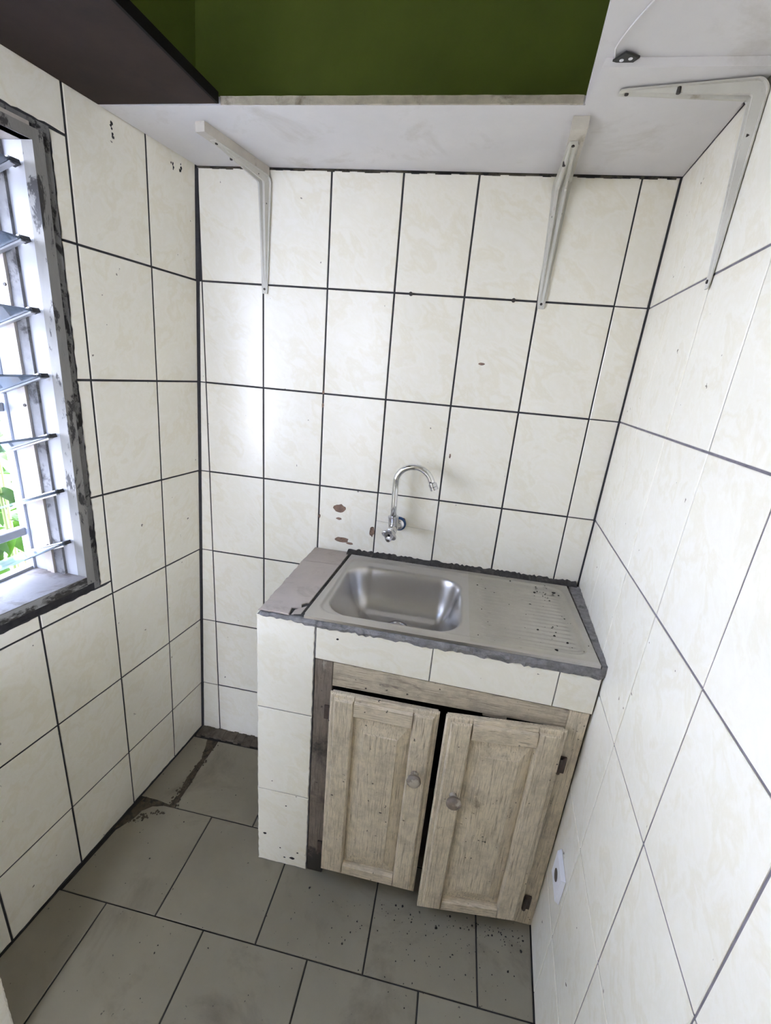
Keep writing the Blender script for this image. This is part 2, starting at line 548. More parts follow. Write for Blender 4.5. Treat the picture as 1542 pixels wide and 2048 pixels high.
# ---------------------------------------------------------------- back wall
wall_back = MB().box(-.25, 1.5, .0022, .16, -.1, 2.75).build('wall_back', GROUT, origin=(0, 0, 0))
tag(wall_back, 'back wall of cream marbled tiles with dark joints, green above the shelf', 'wall', kind='structure')
zb = [0.0] + ZR[::-1] + [2.0198]
cols = [None] + [.2 * c for c in range(7)] + [None]
for r in range(len(zb) - 1):
    z0, z1 = zb[r], zb[r + 1]
    for c in range(len(cols) - 1):
        u0, u1 = cols[c], cols[c + 1]
        if u0 is None:
            l0, l1 = WL(0, z0), WL(0, z1)
            if r == 0: z0b = .008
            poly = [(l0 + .006, z0 + .0016), (u1 - .0016, z0 + .0016), (u1 - .0016, z1 - .0016), (l1 + .006, z1 - .0016)]
            if poly[1][0] - poly[0][0] < .008: continue
            if poly[2][0] - poly[3][0] < .004: poly = [poly[0], poly[1], (poly[1][0], z1 - .0016), (poly[1][0] - .004, z1 - .0016)]
        elif u1 is None:
            poly = [(u0 + .0016, z0 + .0016), (WR(0, z0) - .0045, z0 + .0016), (WR(0, z1) - .004, z1 - .0016), (u0 + .0016, z1 - .0016)]
        else:
            poly = rect(u0, u1, z0, z1)
        if z1 < .85 and u0 is not None and u0 > .39: continue      # behind the counter
        if r == 3 and u0 is not None and abs(u0 - .6) < .01:       # cracked tile behind the tap
            tile([(u0 + .0016, z0 + .0016), (u1 - .0016, z0 + .0016), (u1 - .0016, 1.0205), (u0 + .0016, 1.0295)], S_BACK, T_WALL, wall_back)
            tile([(u0 + .0016, 1.0302), (u1 - .0016, 1.0210), (u1 - .0016, z1 - .0016), (u0 + .0016, z1 - .0016)], S_BACK, T_WALL, wall_back)
            continue
        tile(poly, S_BACK, T_WALL, wall_back)
MB().box(-.05, 1.34, -.0004, .004, 2.04, 2.74).build('green_paint', GREEN, wall_back)
# glaze chips, nails
for (x, z, sx, sz) in [(.473, 1.056, .022, .016), (.486, .945, .028, .010), (.589, .990, .010, .020), (.472, 1.02, .010, .005), (.4, 1.39, .004, .007), (.4, 1.43, .005, .006), (.403, 1.02, .004, .007),
                       (.692, 1.045, .008, .009), (.873, 1.552, .010, .004), (.817, 1.275, .003, .008), (.515, .935, .014, .005)]:
    n = 14
    poly = [(x + sx * math.cos(6.283 * k / n) * rng.uniform(.75, 1.1), z + sz * math.sin(6.283 * k / n) * rng.uniform(.75, 1.1)) for k in range(n)]
    tile(poly, S_BACK, CHIPM, wall_back, 'glaze_chip', h=.0008, depth=.0012, bev=.0005, tilt=0)
for (x, z) in [(.648, 1.7245), (.935, 1.7242)]:
    MB().tube([(x, .002, z), (x, -.005, z)], .0055, 10).build('nail', SCREW, wall_back)
# blackened line where shelf meets wall
mb = MB()
for i in range(60):
    x0 = .005 + 1.272 * i / 60; x1 = x0 + 1.272 / 60
    mb.box(x0, x1, -.0012 - rng.random() * .002, .001, 2.0165 - rng.random() * .003, 2.0195)
mb.build('grime_joint', m_simple('brown_black_grime', (.07, .06, .042), .95, var=.5, scale=40, dirt=(.012, .011, .01), dirt_thr=(.5, .56), dscale=14), wall_back)

# ---------------------------------------------------------------- left wall with window opening
WY0, WY1 = -.408, -1.40     # outer frame limits along the wall
WZ0, WZ1 = .868, 1.93
wl = MB()


def slab(y0, y1, z0, z1, d0=-.0022, d1=-.16):
    N = max(1, int(abs(y1 - y0) / .12)); K = max(1, int((z1 - z0) / .25))
    for i in range(N):
        for j in range(K):
            a, b = y0 + (y1 - y0) * i / N, y0 + (y1 - y0) * (i + 1) / N
            c, d = z0 + (z1 - z0) * j / K, z0 + (z1 - z0) * (j + 1) / K
            wl.hexa([(WL(a, c) + d0, a, c), (WL(b, c) + d0, b, c), (WL(b, c) + d1, b, c), (WL(a, c) + d1, a, c),
                     (WL(a, d) + d0, a, d), (WL(b, d) + d0, b, d), (WL(b, d) + d1, b, d), (WL(a, d) + d1, a, d)])


slab(.05, WY0 - .012, -.1, 2.75)
slab(WY0 - .012, WY1 + .012, -.1, WZ0 + .012)
slab(WY0 - .012, WY1 + .012, WZ1 - .012, 2.75)
slab(WY1 + .012, FRONT_Y, -.1, 2.75)
wall_left = wl.build('wall_left', GROUT, origin=(0, 0, 0))
tag(wall_left, 'left wall of cream tiles around the louvre window', 'wall', kind='structure')
LY = [-.168 - .2025 * k for k in range(10)]
yedges = [-.003] + LY
zl = [0.0] + ZR[::-1] + [2.03]
for r in range(len(zl) - 1):
    z0, z1 = zl[r], zl[r + 1]
    if r == 0: z0 = .004
    for c in range(len(yedges) - 1):
        a, b = yedges[c], yedges[c + 1]
        g1 = .0036 if (r == len(zl) - 2 and c == 2) else .0017
        y0, y1 = b, a       # y0 < y1
        # clip against the window
        pieces = []
        if y0 >= WY0 - .001 or z1 <= WZ0 or z0 >= WZ1 or y1 < WY1:
            pieces.append((y0, y1, z0, z1))
        else:
            if y1 > WY0 + .004:
                pieces.append((WY0, y1, max(z0, WZ0 if z0 < WZ0 else z0), min(z1, WZ1)))
            if z0 < WZ0: pieces.append((y0, y1, z0, WZ0))
            if z1 > WZ1: pieces.append((y0, y1, WZ1, z1))
        for (p0, p1, q0, q1) in pieces:
            if p1 - p0 < .01 or q1 - q0 < .008: continue
            poly = rect(p0, p1, q0, q1, .0027)
            ch = set()
            if abs(p0 - WY0) < .001: ch.add(3)
            if abs(q1 - WZ0) < .001: ch.add(2)
            if abs(q0 - WZ1) < .001: ch.add(0)
            if q0 < .01: ch.add(0)
            if ch: poly = jag(poly, ch, .003, .012)
            tile(poly, S_LEFT, T_WALL, wall_left)
mb = MB()
for y0, y1 in ((0, -.3), (-.3, -.7), (-.7, -1.1), (-1.1, -1.6), (-1.6, FRONT_Y)):
    mb.hexa([(WL(y0, 2.036) - .003, y0, 2.036), (WL(y1, 2.036) - .003, y1, 2.036), (WL(y1, 2.036) + .001, y1, 2.036), (WL(y0, 2.036) + .001, y0, 2.036),
             (WL(y0, 2.74) - .003, y0, 2.74), (WL(y1, 2.74) - .003, y1, 2.74), (WL(y1, 2.74) + .001, y1, 2.74), (WL(y0, 2.74) + .001, y0, 2.74)])
mb.build('green_paint', GREEN, wall_left)
# mould spots under the shelf
for (y, z, s, n_) in [(-.262, 2.004, .010, 9), (-.086, 2.003, .008, 6), (-.06, 2.012, .01, 5)]:
    for k in range(n_):
        yy = y + rng.gauss(0, s * .35); zz = z - rng.random() * s * 3.0; q = rng.uniform(.0012, .0032)
        poly = [(yy + q * math.cos(j * 1.05) * rng.uniform(.6, 1.2), zz + 1.5 * q * math.sin(j * 1.05) * rng.uniform(.6, 1.2)) for j in range(6)]
        tile(poly, S_LEFT, MOULD, wall_left, 'mould_spot', h=.0012, depth=.0008, bev=.0003, tilt=0)

# corner joint between left and back wall
mb = MB()
for i in range(40):
    z0 = 2.015 * i / 40; z1 = 2.015 * (i + 1) / 40
    w = .006 + .002 * rng.random()
    mb.hexa([(WL(0, z0) - .004, .003, z0), (WL(0, z0) + w, .003, z0), (WL(0, z0) + w * .8, -.0012, z0), (WL(0, z0) - .004, -.0035, z0),
             (WL(0, z1) - .004, .003, z1), (WL(0, z1) + w, .003, z1), (WL(0, z1) + w * .8, -.0012, z1), (WL(0, z1) - .004, -.0035, z1)])
mb.build('corner_joint', GROUT, wall_left)

# ---------------------------------------------------------------- right wall
mb = MB()
ys = [.05, -.3, -.7, -1.0, -1.5, FRONT_Y]
for a, b in zip(ys[:-1], ys[1:]):
    mb.hexa([(WR(a, -.1) + .0018, a, -.1), (WR(b, -.1) + .0018, b, -.1), (WR(b, -.1) + .16, b, -.1), (WR(a, -.1) + .16, a, -.1),
             (WR(a, 2.75) + .0018, a, 2.75), (WR(b, 2.75) + .0018, b, 2.75), (WR(b, 2.75) + .16, b, 2.75), (WR(a, 2.75) + .16, a, 2.75)])
wall_right = mb.build('wall_right', m_simple('violet_grey_grout', (.17, .155, .17), .9, var=.3, scale=40), origin=(0, 0, 0))
tag(wall_right, 'right wall of glossy white marbled tiles in daylight', 'wall', kind='structure')
RY = [-.003] + [-.182 - .204 * k for k in range(11)]
for r in range(len(zb) - 1):
    z0, z1 = zb[r], zb[r + 1]
    if r == 0: z0 = .003
    for c in range(len(RY) - 1):
        y1, y0 = RY[c], RY[c + 1]
        gw = .0006 if c < 2 else (.0012 if c < 3 else .0019)
        g0 = .0006 if c < 1 else (.0012 if c < 2 else .0019)
        tile(rect(y0, y1, z0, z1, .0021, gu0=g0 if c < 2 else gw, gu1=gw), S_RIGHT, T_WALL, wall_right, tilt=.0004)
mb = MB()
for y0, y1 in zip(ys[:-1], ys[1:]):
    y0 = min(y0, 0)
    mb.hexa([(WR(y0, 2.04) - .001, y0, 2.04), (WR(y1, 2.04) - .001, y1, 2.04), (WR(y1, 2.04) + .003, y1, 2.04), (WR(y0, 2.04) + .003, y0, 2.04),
             (WR(y0, 2.74) - .001, y0, 2.74), (WR(y1, 2.74) - .001, y1, 2.74), (WR(y1, 2.74) + .003, y1, 2.74), (WR(y0, 2.74) + .003, y0, 2.74)])
mb.build('green_paint', GREEN, wall_right)
mb = MB()
for i in range(40):
    z0 = .9 + 1.115 * i / 40; z1 = .9 + 1.115 * (i + 1) / 40
    w = .0036 + .0014 * rng.random()
    x0, x1 = WR(0, z0), WR(0, z1)
    mb.hexa([(x0 - w, .003, z0), (x0 + .004, .003, z0), (x0 + .004, -.003, z0), (x0 - w * .8, -.0012, z0),
             (x1 - w, .003, z1), (x1 + .004, .003, z1), (x1 + .004, -.003, z1), (x1 - w * .8, -.0012, z1)])
mb.build('corner_joint', GROUT, wall_right)

# ---------------------------------------------------------------- ceiling and the wall with the doorway behind the camera
ceiling = MB().box(-.7, 1.8, FRONT_Y - .2, .2, 2.72, 2.85).build('ceiling', CEIL, origin=(0, 0, 2.72))
tag(ceiling, 'plain pale ceiling above the green walls', 'ceiling', kind='structure')
DX0, DX1, DZ = .02, 1.02, 2.1
mb = MB()
mb.box(-.6, DX0, FRONT_Y - .12, FRONT_Y, -.1, 2.75); mb.box(DX1, 1.5, FRONT_Y - .12, FRONT_Y, -.1, 2.75); mb.box(DX0, DX1, FRONT_Y - .12, FRONT_Y, DZ, 2.75)
wf = mb.build('wall_front', PLASTER, origin=(0, FRONT_Y, 0))
tag(wf, 'plain wall with the doorway behind the viewer', 'wall', kind='structure')
_a = math.radians(38)  # unseen leaf added ajar so only part of the doorway light enters
dr = MB().box(-.975, 0, -.04, 0, .006, DZ - .006).xf(Matrix.Translation((DX1 - .004, FRONT_Y + .002, 0)) @ Matrix.Rotation(-_a, 4, 'Z')).build('added_door', PLASTER)
tag(dr, 'unseen door leaf added ajar behind the viewer to limit doorway light', 'door', kind='structure')
vr = MB().box(-2.0, 3.2, FRONT_Y - 2.4, FRONT_Y - .121, 2.45, 2.55).build('sky_block_roof', CEIL)  # unseen roof added to cut the sky light reaching the doorway
tag(vr, 'unseen roof added outside the doorway to block sky light', 'roof', kind='structure')

# ---------------------------------------------------------------- window
win = empty('window_1', (WL(-.9, .9), -.9, .868))
tag(win, 'louvre window with glass slats and peeling grey frame', 'window', kind='structure')
JY, JY2 = -.448, -1.36       # inner opening along the wall
JZ0, JZ1 = .914, 1.89
XO = -.25                    # outer plane


def wall_strip(y0, y1, z0, z1, h0, h1, N=1, jit=0.0):
    mb = MB()
    for i in range(N):
        if abs(y1 - y0) > (z1 - z0):
            ya, yb2, za, zb2 = y0 + (y1 - y0) * i / N, y0 + (y1 - y0) * (i + 1) / N, z0, z1
        else:
            ya, yb2, za, zb2 = y0, y1, z0 + (z1 - z0) * i / N, z0 + (z1 - z0) * (i + 1) / N
        hh = h1 + rng.uniform(-jit, jit)
        mb.hexa([(WL(ya, za) + h0, ya, za), (WL(yb2, za) + h0, yb2, za), (WL(yb2, za) + hh, yb2, za), (WL(ya, za) + hh, ya, za),
                 (WL(ya, zb2) + h0, ya, zb2), (WL(yb2, zb2) + h0, yb2, zb2), (WL(yb2, zb2) + hh, yb2, zb2), (WL(ya, zb2) + hh, ya, zb2)])
    return mb


wall_strip(JY, -.426, JZ0 - .022, JZ1 + .022, -.02, .006, 6).build('frame_stile', FRAME_P, win)
wall_strip(JY2, JY2 - .024, JZ0 - .022, JZ1 + .022, -.02, .006, 6).build('frame_stile', FRAME_P, win)
wall_strip(JY2, JY, JZ0 - .024, JZ0, -.02, .006, 8).build('frame_sill_rail', FRAME_B, win)
wall_strip(JY2, JY, JZ1, JZ1 + .022, -.02, .006, 8).build('frame_head', FRAME_P, win)
wall_strip(-.426, WY0 - .001, WZ0 + .002, WZ1 - .001, -.02, .0012, 40, .0012).build('mould_filler', FILLER, win)
wall_strip(WY1 + .002, -.426, WZ0 + .002, JZ0 - .024, -.02, .0012, 40, .0012).build('mould_filler', MOULD, win)
wall_strip(WY1 + .002, -.426, JZ1 + .022, WZ1 - .001, -.02, .0012, 40, .0012).build('mould_filler', FILLER, win)


def jamb_box(y0, y1, x_in, x_out, material, name, z0=JZ0, z1=JZ1):
    K = 6
    mb = MB()
    for i in range(K):
        a = z0 + (z1 - z0) * i / K; b = z0 + (z1 - z0) * (i + 1) / K
        xa = x_in if x_in is not None else WL(JY, a) + .004
        xb = x_in if x_in is not None else WL(JY, b) + .004
        mb.hexa([(xa, y0, a), (x_out, y0, a), (x_out, y1, a), (xa, y1, a), (xb, y0, b), (x_out, y0, b), (x_out, y1, b), (xb, y1, b)])
    return mb.build(name, material, win)


jamb_box(JY + .001, JY + .02, None, -.157, JAMB, 'jamb_lining')
jamb_box(JY - .006, JY + .02, -.157, -.183, STOP, 'stop_strip')
jamb_box(JY - .012, JY + .02, -.184, -.195, CHANNEL, 'louvre_channel')
jamb_box(JY - .009, JY + .02, -.197, -.209, CHANNEL, 'louvre_channel')
jamb_box(JY - .004, JY + .02, -.211, -.246, JAMB, 'outer_jamb')
jamb_box(JY - .010, JY + .03, -.248, -.270, m_simple('blue_grey_outer_edge', (.42, .44, .5), .5), 'outer_edge')
jamb_box(JY2 - .02, JY2 - .001, None, -.157, JAMB, 'jamb_lining')
jamb_box(JY2 - .02, JY2 + .006, -.157, -.183, STOP, 'stop_strip')
jamb_box(JY2 - .02, JY2 + .012, -.184, -.209, CHANNEL, 'louvre_channel')
jamb_box(JY2 - .02, JY2 + .004, -.211, -.246, JAMB, 'outer_jamb')
jamb_box(JY2 - .03, JY2 + .010, -.248, -.270, BARP, 'outer_edge')
# sill and head
mb = MB(); mh = MB()
for i in range(8):
    a = JY2 + (JY - JY2) * i / 8; b = JY2 + (JY - JY2) * (i + 1) / 8
    xa, xb = WL(a, JZ0) + .0052, WL(b, JZ0) + .0052
    mb.hexa([(xa, a, JZ0 + .0004), (XO, a, JZ0 - .03), (XO, b, JZ0 - .03), (xb, b, JZ0 + .0004), (xa, a, JZ0 + .002), (XO, a, JZ0 + .009), (XO, b, JZ0 + .009), (xb, b, JZ0 + .002)])
    xa, xb = WL(a, JZ1) + .004, WL(b, JZ1) + .004
    mh.hexa([(xa, a, JZ1), (XO, a, JZ1), (XO, b, JZ1), (xb, b, JZ1), (xa, a, JZ1 + .03), (XO, a, JZ1 + .03), (XO, b, JZ1 + .03), (xb, b, JZ1 + .03)])
mb.build('sill', SILL, win)
mh.build('head_lining', CHANNEL, win)
MB().box(-.275, XO - .001, JY2, JY, JZ0 - .02, JZ0 + .016).build('outer_rail', BARP, win)
for z in (1.03, 1.35, 1.67):
    MB().bbox(-.275, -.253, JY2, JY - .01, z - .011, z + .011, .002).build('burglar_bar', BARP, win)
# screws on the channel
for z in (1.0, 1.28, 1.36, 1.62, 1.76):
    MB().tube([(-.190, JY - .011, z), (-.190, JY - .0145, z)], .0035, 8).build('screw', SCREW, win)
# glass slats
TILT = math.radians(20)
blade_me = None
for k, z in enumerate([1.848, 1.710, 1.571, 1.432, 1.293, 1.154, 1.015]):
    xt = -.122 - .002 * k
    Wb = .150
    L0, L1 = JY - .016, JY2 + .016
    dx, dz = -math.cos(TILT), -math.sin(TILT)
    px, pz = math.sin(TILT) * -.0026, math.cos(TILT) * .0026
    c = [(xt, z), (xt + dx * Wb, z + dz * Wb)]
    v = []
    for y in (L0, L1):
        v += [(c[0][0] - px, y, c[0][1] - pz), (c[1][0] - px, y, c[1][1] - pz), (c[1][0] + px, y, c[1][1] + pz), (c[0][0] + px, y, c[0][1] + pz)]
    b = obj('glass_slat', v, [(0, 1, 2, 3), (7, 6, 5, 4), (0, 4, 5, 1), (1, 5, 6, 2), (2, 6, 7, 3), (3, 7, 4, 0)], GLASS, win)
    for ye, s in ((JY, -1), (JY2, 1)):
        mb = MB()
        def pt(t, off, y): return (xt + dx * t - math.sin(TILT) * off, y, z + dz * t + math.cos(TILT) * off)
        y0, y1 = ye + s * .013, ye + s * .024
        for (t0, t1, o0, o1) in ((-.002, .125, -.0072, -.0034), (-.002, .125, .0034, .0060)):
            mb.hexa([pt(t0, o0, y0), pt(t1, o0, y0), pt(t1, o0, y1), pt(t0, o0, y1), pt(t0, o1, y0), pt(t1, o1, y0), pt(t1, o1, y1), pt(t0, o1, y1)])
        mb.build('slat_clip', CLIP_M, b)
        mb = MB()
        mb.hexa([pt(-.006, -.0045, ye + s * .003), pt(.010, -.0045, ye + s * .003), pt(.009, -.0045, ye + s * .020), pt(-.004, -.0045, ye + s * .020),
                 pt(-.006, .0045, ye + s * .003), pt(.010, .0045, ye + s * .003), pt(.009, .0045, ye + s * .020), pt(-.004, .0045, ye + s * .020)])
        mb.build('clip_tip', CLIP, b)

# ================================================================== counter
YF = -.44
S_FRONT = Surf(lambda u, v: (u, YF, v), False)
S_SIDE = Surf(lambda u, v: (.381, u, v), True)
S_TOP = Surf(lambda u, v: (u, v, .905), False)
cn = empty('sink_counter', (.8, -.22, 0))
tag(cn, 'white tiled masonry counter carrying the steel sink', 'counter')
MB().box(.384, .541, YF + .0024, -.001, 0, .88).build('pier', MORTAR, cn)
MB().box(.541, 1.228, YF + .0024, YF + .05, .786, .88).build('lintel', MORTAR, cn)
MB().box(.541, 1.228, -.03, -.001, .78, .88).build('back_bearer', MORTAR, cn)
for (z0, z1, e) in ((.0, .2975, {0, 3}), (.2975, .597, {3}), (.597, .889, {2, 3})):
    poly = rect(.381 + (.0 if z0 > .1 else 0), .5415, z0 + .001, z1, .0012)
    tile(jag(poly, e | {1}, .0022, .012), S_FRONT, T_WALL, cn, tilt=.0003)
for (z0, z1) in ((.0, .2975), (.2975, .597), (.597, .889)):
    for (a, b) in ((YF + .003, -.22), (-.22, -.003)):
        tile(rect(a, b, z0 + .002, z1, .0014), S_SIDE, T_WALL, cn)
for (x0, x1, z0, z1, za, zb_) in ((.543, .841, .786, .779, .889, .881), (.841, 1.140, .779, .773, .881, .874), (1.140, 1.236, .773, .770, .874, .872)):
    xr = min(x1 - .0014, WR(YF, .8) - .004)
    poly = [(x0 + .0012, z0 + .001), (xr, z1 + .001), (xr, zb_), (x0 + .0012, za)]
    tile(jag(poly, {2}, .003, .012), S_FRONT, T_WALL, cn, tilt=.0003)
for (x, z, sx, sz) in [(.405, .117, .006, .0045), (.470, .033, .004, .003), (.495, .036, .009, .005), (.472, .250, .003, .002), (.600, .855, .004, .003), (.4555, .07, .003, .002), (.512, .065, .003, .0025)]:
    n = 10
    poly = [(x + sx * math.cos(6.283 * k / n) * rng.uniform(.7, 1.1), z + sz * math.sin(6.283 * k / n) * rng.uniform(.7, 1.1)) for k in range(n)]
    tile(poly, S_FRONT, MOULD, cn, 'glaze_chip', h=.0010, depth=.0010, bev=.0004, tilt=0)
# mortar bead under the front edge of the sink
mb = MB()
N = 90
prev = None
rings = []
for i in range(N + 1):
    t = i / N
    x = .392 + (WR(YF, .88) - .003 - .392) * t
    zt = .8990 + .0005 * math.sin(i)
    if x < .49: zb0 = .887 + rng.uniform(-.001, .002); zt = .8985
    else: zb0 = .884 - .011 * (x - .49) / .74 + rng.uniform(-.004, .003)
    yo = YF - .004 - rng.uniform(0, .0035)
    rings.append([(x, YF + .03, zb0), (x, yo + .003, zb0), (x, yo - .001, (zb0 + zt) / 2 + rng.uniform(-.003, .003)), (x, yo + .004, zt), (x, YF + .03, zt)])
v = [p for r in rings for p in r]; f = []
for i in range(N):
    for k in range(5): f.append((i * 5 + k, i * 5 + (k + 1) % 5, (i + 1) * 5 + (k + 1) % 5, (i + 1) * 5 + k))
f += [(0, 1, 2, 3, 4), tuple(N * 5 + k for k in (4, 3, 2, 1, 0))]
mb.add(v, f).build('mortar_bead', MORTAR, cn)
# mortar along the back wall and down the right wall
mb = MB(); rings = []
N = 110
for i in range(N + 1):
    x = .512 + (1.268 - .512) * i / N
    w = .024 + rng.uniform(-.006, .006)
    rings.append([(x, -.0006, .88), (x, -w, .88), (x, -w, .9065), (x, -w * .55, .912 + rng.uniform(-.002, .002)), (x, -.0006, .916 + rng.uniform(-.003, .004))])
v = [p for r in rings for p in r]; f = []
for i in range(N):
    for k in range(5): f.append((i * 5 + k, i * 5 + (k + 1) % 5, (i + 1) * 5 + (k + 1) % 5, (i + 1) * 5 + k))
f += [(0, 1, 2, 3, 4), tuple(N * 5 + k for k in (4, 3, 2, 1, 0))]
mb.add(v, f).build('back_mortar', MORTAR_D, cn)
mb = MB(); rings = []
N = 50
for i in range(N + 1):
    y = -.022 + (YF + .022 - .004) * i / N
    xr = WR(y, .9) - .0006
    xl = 1.243 - .018 * (i / N) + rng.uniform(-.0015, .0015)
    rings.append([(xr, y, .88), (xl, y, .88), (xl, y, .9058), ((xl + xr) / 2, y, .9065 + rng.uniform(-.001, .0015)), (xr, y, .909 + rng.uniform(-.002, .002))])
v = [p for r in rings for p in r]; f = []
for i in range(N):
    for k in range(5): f.append((i * 5 + k, i * 5 + (k + 1) % 5, (i + 1) * 5 + (k + 1) % 5, (i + 1) * 5 + k))
f += [(0, 1, 2, 3, 4), tuple(N * 5 + k for k in (4, 3, 2, 1, 0))]
mb.add(v, f).build('side_mortar', MORTAR, cn)
# ledge on the left: two worn tiles, one with a broken front corner
MB().box(.392, .52, YF + .006, -.002, .88, .9015).build('ledge_bed', MORTAR_D, cn)
p1 = jag([(.389, -.121), (.5135, -.114), (.517, -.003), (.393, -.003)], {0, 3}, .002, .014)
tile(p1, S_TOP, T_LEDGE, cn, 'ledge_tile', h=-.0005, depth=.0035)
p2 = jag([(.388, YF - .002), (.470, YF - .001), (.466, -.408), (.490, -.402), (.484, -.385), (.500, -.372), (.5125, -.1165), (.389, -.1235)], {0, 1, 2, 3, 4, 7}, .0035, .012)
tile(p2, S_TOP, T_LEDGE, cn, 'ledge_tile', h=-.0005, depth=.0035)
p3 = [(.475, YF + .004), (.498, -.428), (.500, -.386), (.490, -.396), (.476, -.412)]
tile(p3, S_TOP, T_LEDGE, cn, 'broken_piece', h=-.0025, depth=.002)

# ================================================================== sink
SKX0, SKX1, SKY0, SKY1 = .508, 1.236, -.430, -.026
SZ = .907
sk = empty('kitchen_sink', ((SKX0 + SKX1) / 2, -.22, SZ - .14))
tag(sk, 'stainless steel sink with one bowl and ridged drainboard', 'sink')
bx, by, hx, hy, br = .726, -.246, .180, .158, .075
prof_s = np.array([-.02, 0, .003, .007, .012, .020, .030, .041, .054, .070, .092, .2])
prof_z = np.array([0, -.0003, -.0018, -.0085, -.030, -.066, -.093, -.111, -.1235, -.1315, -.1355, -.139])


def bowl(x, y):
    qx = np.abs(x - bx) - (hx - br); qy = np.abs(y - by) - (hy - br)
    d = np.hypot(np.maximum(qx, 0), np.maximum(qy, 0)) + np.minimum(np.maximum(qx, qy), 0) - br
    s = -d
    acc = 0
    for o in (-.003, -.0015, 0, .0015, .003): acc = acc + np.interp(s + o, prof_s, prof_z)
    return acc / 5, d


def rr(x, y, cx, cy, ax, ay, r):
    qx = np.abs(x - cx) - (ax - r); qy = np.abs(y - cy) - (ay - r)
    return np.hypot(np.maximum(qx, 0), np.maximum(qy, 0)) + np.minimum(np.maximum(qx, qy), 0) - r


def sstep(a, b, t):
    t = np.clip((t - a) / (b - a), 0, 1); return t * t * (3 - 2 * t)


def sink_z(x, y):
    zb_, d = bowl(x, y)
    # flat rim, then a shallow pressed tray
    tray = rr(x, y, .872, -.230, .342, .182, .045)
    z = -.0045 * sstep(.0, -.010, tray)
    z = z + .0012 * np.exp(-((tray) / .006) ** 2)
    # drainboard ridges running left to right
    mx = sstep(.945, .975, x) * (1 - sstep(1.165, 1.195, x)) * sstep(-.395, -.375, y) * (1 - sstep(-.105, -.085, y))
    z = z + mx * .0027 * np.sin((y + .40) * 2 * math.pi / .0195)
    z = z - .0035 * sstep(.0, -.012, rr(x, y, 1.075, -.235, .135, .158, .03)) * (1 - sstep(.93, .95, -x + 1.9))
    return SZ + z + zb_


def grid(xs, ys, name, material):
    X, Y = np.meshgrid(xs, ys, indexing='ij')
    # the sheet's left and right edges run a little askew
    Z = sink_z(X, Y)
    k = (Y - SKY1) / (SKY0 - SKY1)
    Xw = X + np.where(X < .55, (1 - (X - SKX0) / (.55 - SKX0)) * .022 * (1 - k), 0) - np.where(X > 1.2, (X - 1.2) / (SKX1 - 1.2) * (.012 * k), 0)
    v = np.stack([Xw, Y, Z], -1).reshape(-1, 3)
    ny = len(ys)
    f = [(i * ny + j, (i + 1) * ny + j, (i + 1) * ny + j + 1, i * ny + j + 1) for i in range(len(xs) - 1) for j in range(ny - 1)]
    o = obj(name, v.tolist(), f, material, sk, smooth=True)
    return o


SEAM = .925
grid(np.linspace(SKX0, SEAM, 168), np.linspace(SKY0, SKY1, 164), 'bowl', STEEL)
grid(np.linspace(SEAM, SKX1, 90), np.linspace(SKY0, SKY1, 164), 'drainboard', STEEL_DB)
mb = MB()      # turned-down front lip
mb.box(SKX0 + .002, SKX1 - .012, SKY0 - .0105, SKY0, SZ - .0075, SZ + .0002)
mb.build('front_lip', STEEL, sk)
ds = MB()
dc = (.726, -.206, SZ - .1395)
ang = [2 * math.pi * k / 32 for k in range(32)]
v = []; f = []
for (r, z) in ((.036, .0015), (.034, .0045), (.028, .004), (.025, -.001), (.0, -.002)):
    for a in ang: v.append((dc[0] + r * math.cos(a), dc[1] + r * math.sin(a), dc[2] + z))
for q in range(4):
    for k in range(32): f.append((q * 32 + k, q * 32 + (k + 1) % 32, (q + 1) * 32 + (k + 1) % 32, (q + 1) * 32 + k))
ds.add(v, f).build('drain', CHROME_D, sk, smooth=40)
mb = MB()
for k in range(7):
    a = 2 * math.pi * k / 6; r = 0 if k == 6 else .014
    mb.tube([(dc[0] + r * math.cos(a), dc[1] + r * math.sin(a), dc[2] - .0015), (dc[0] + r * math.cos(a), dc[1] + r * math.sin(a), dc[2] - .0008)], .0035, 8)
mb.build('strainer_holes', BLACK, sk)

# ================================================================== cabinet front
cab = empty('sink_cabinet', (.89, -.43, 0))
tag(cab, 'worn cream wooden cabinet front with two panelled doors below the sink', 'cabinet')
MB().bbox(.5435, .592, YF + .002, YF + .032, .002, .784, .002).build('stile', WOOD_F, cab)
MB().bbox(1.182, WR(YF, .5) - .004, YF + .002, YF + .032, .002, .770, .002).build('stile', WOOD_D, cab)
mb = MB()
mb.hexa([(.593, YF + .002, .711), (1.181, YF + .002, .716), (1.181, YF + .032, .716), (.593, YF + .032, .711),
         (.593, YF + .002, .783), (1.181, YF + .002, .770), (1.181, YF + .032, .770), (.593, YF + .032, .783)])
mb.build('rail', WOOD_FH, cab)
MB().bbox(.985, 1.045, YF + .008, YF + .03, .700, .7125, .002).build('door_stop', WOOD_FH, cab)
MB().box(.5425, 1.224, -.012, -.004, .0, .78).build('dark_backing', BLACK, cab)  # black sheet painting the dark inside the closed cabinet


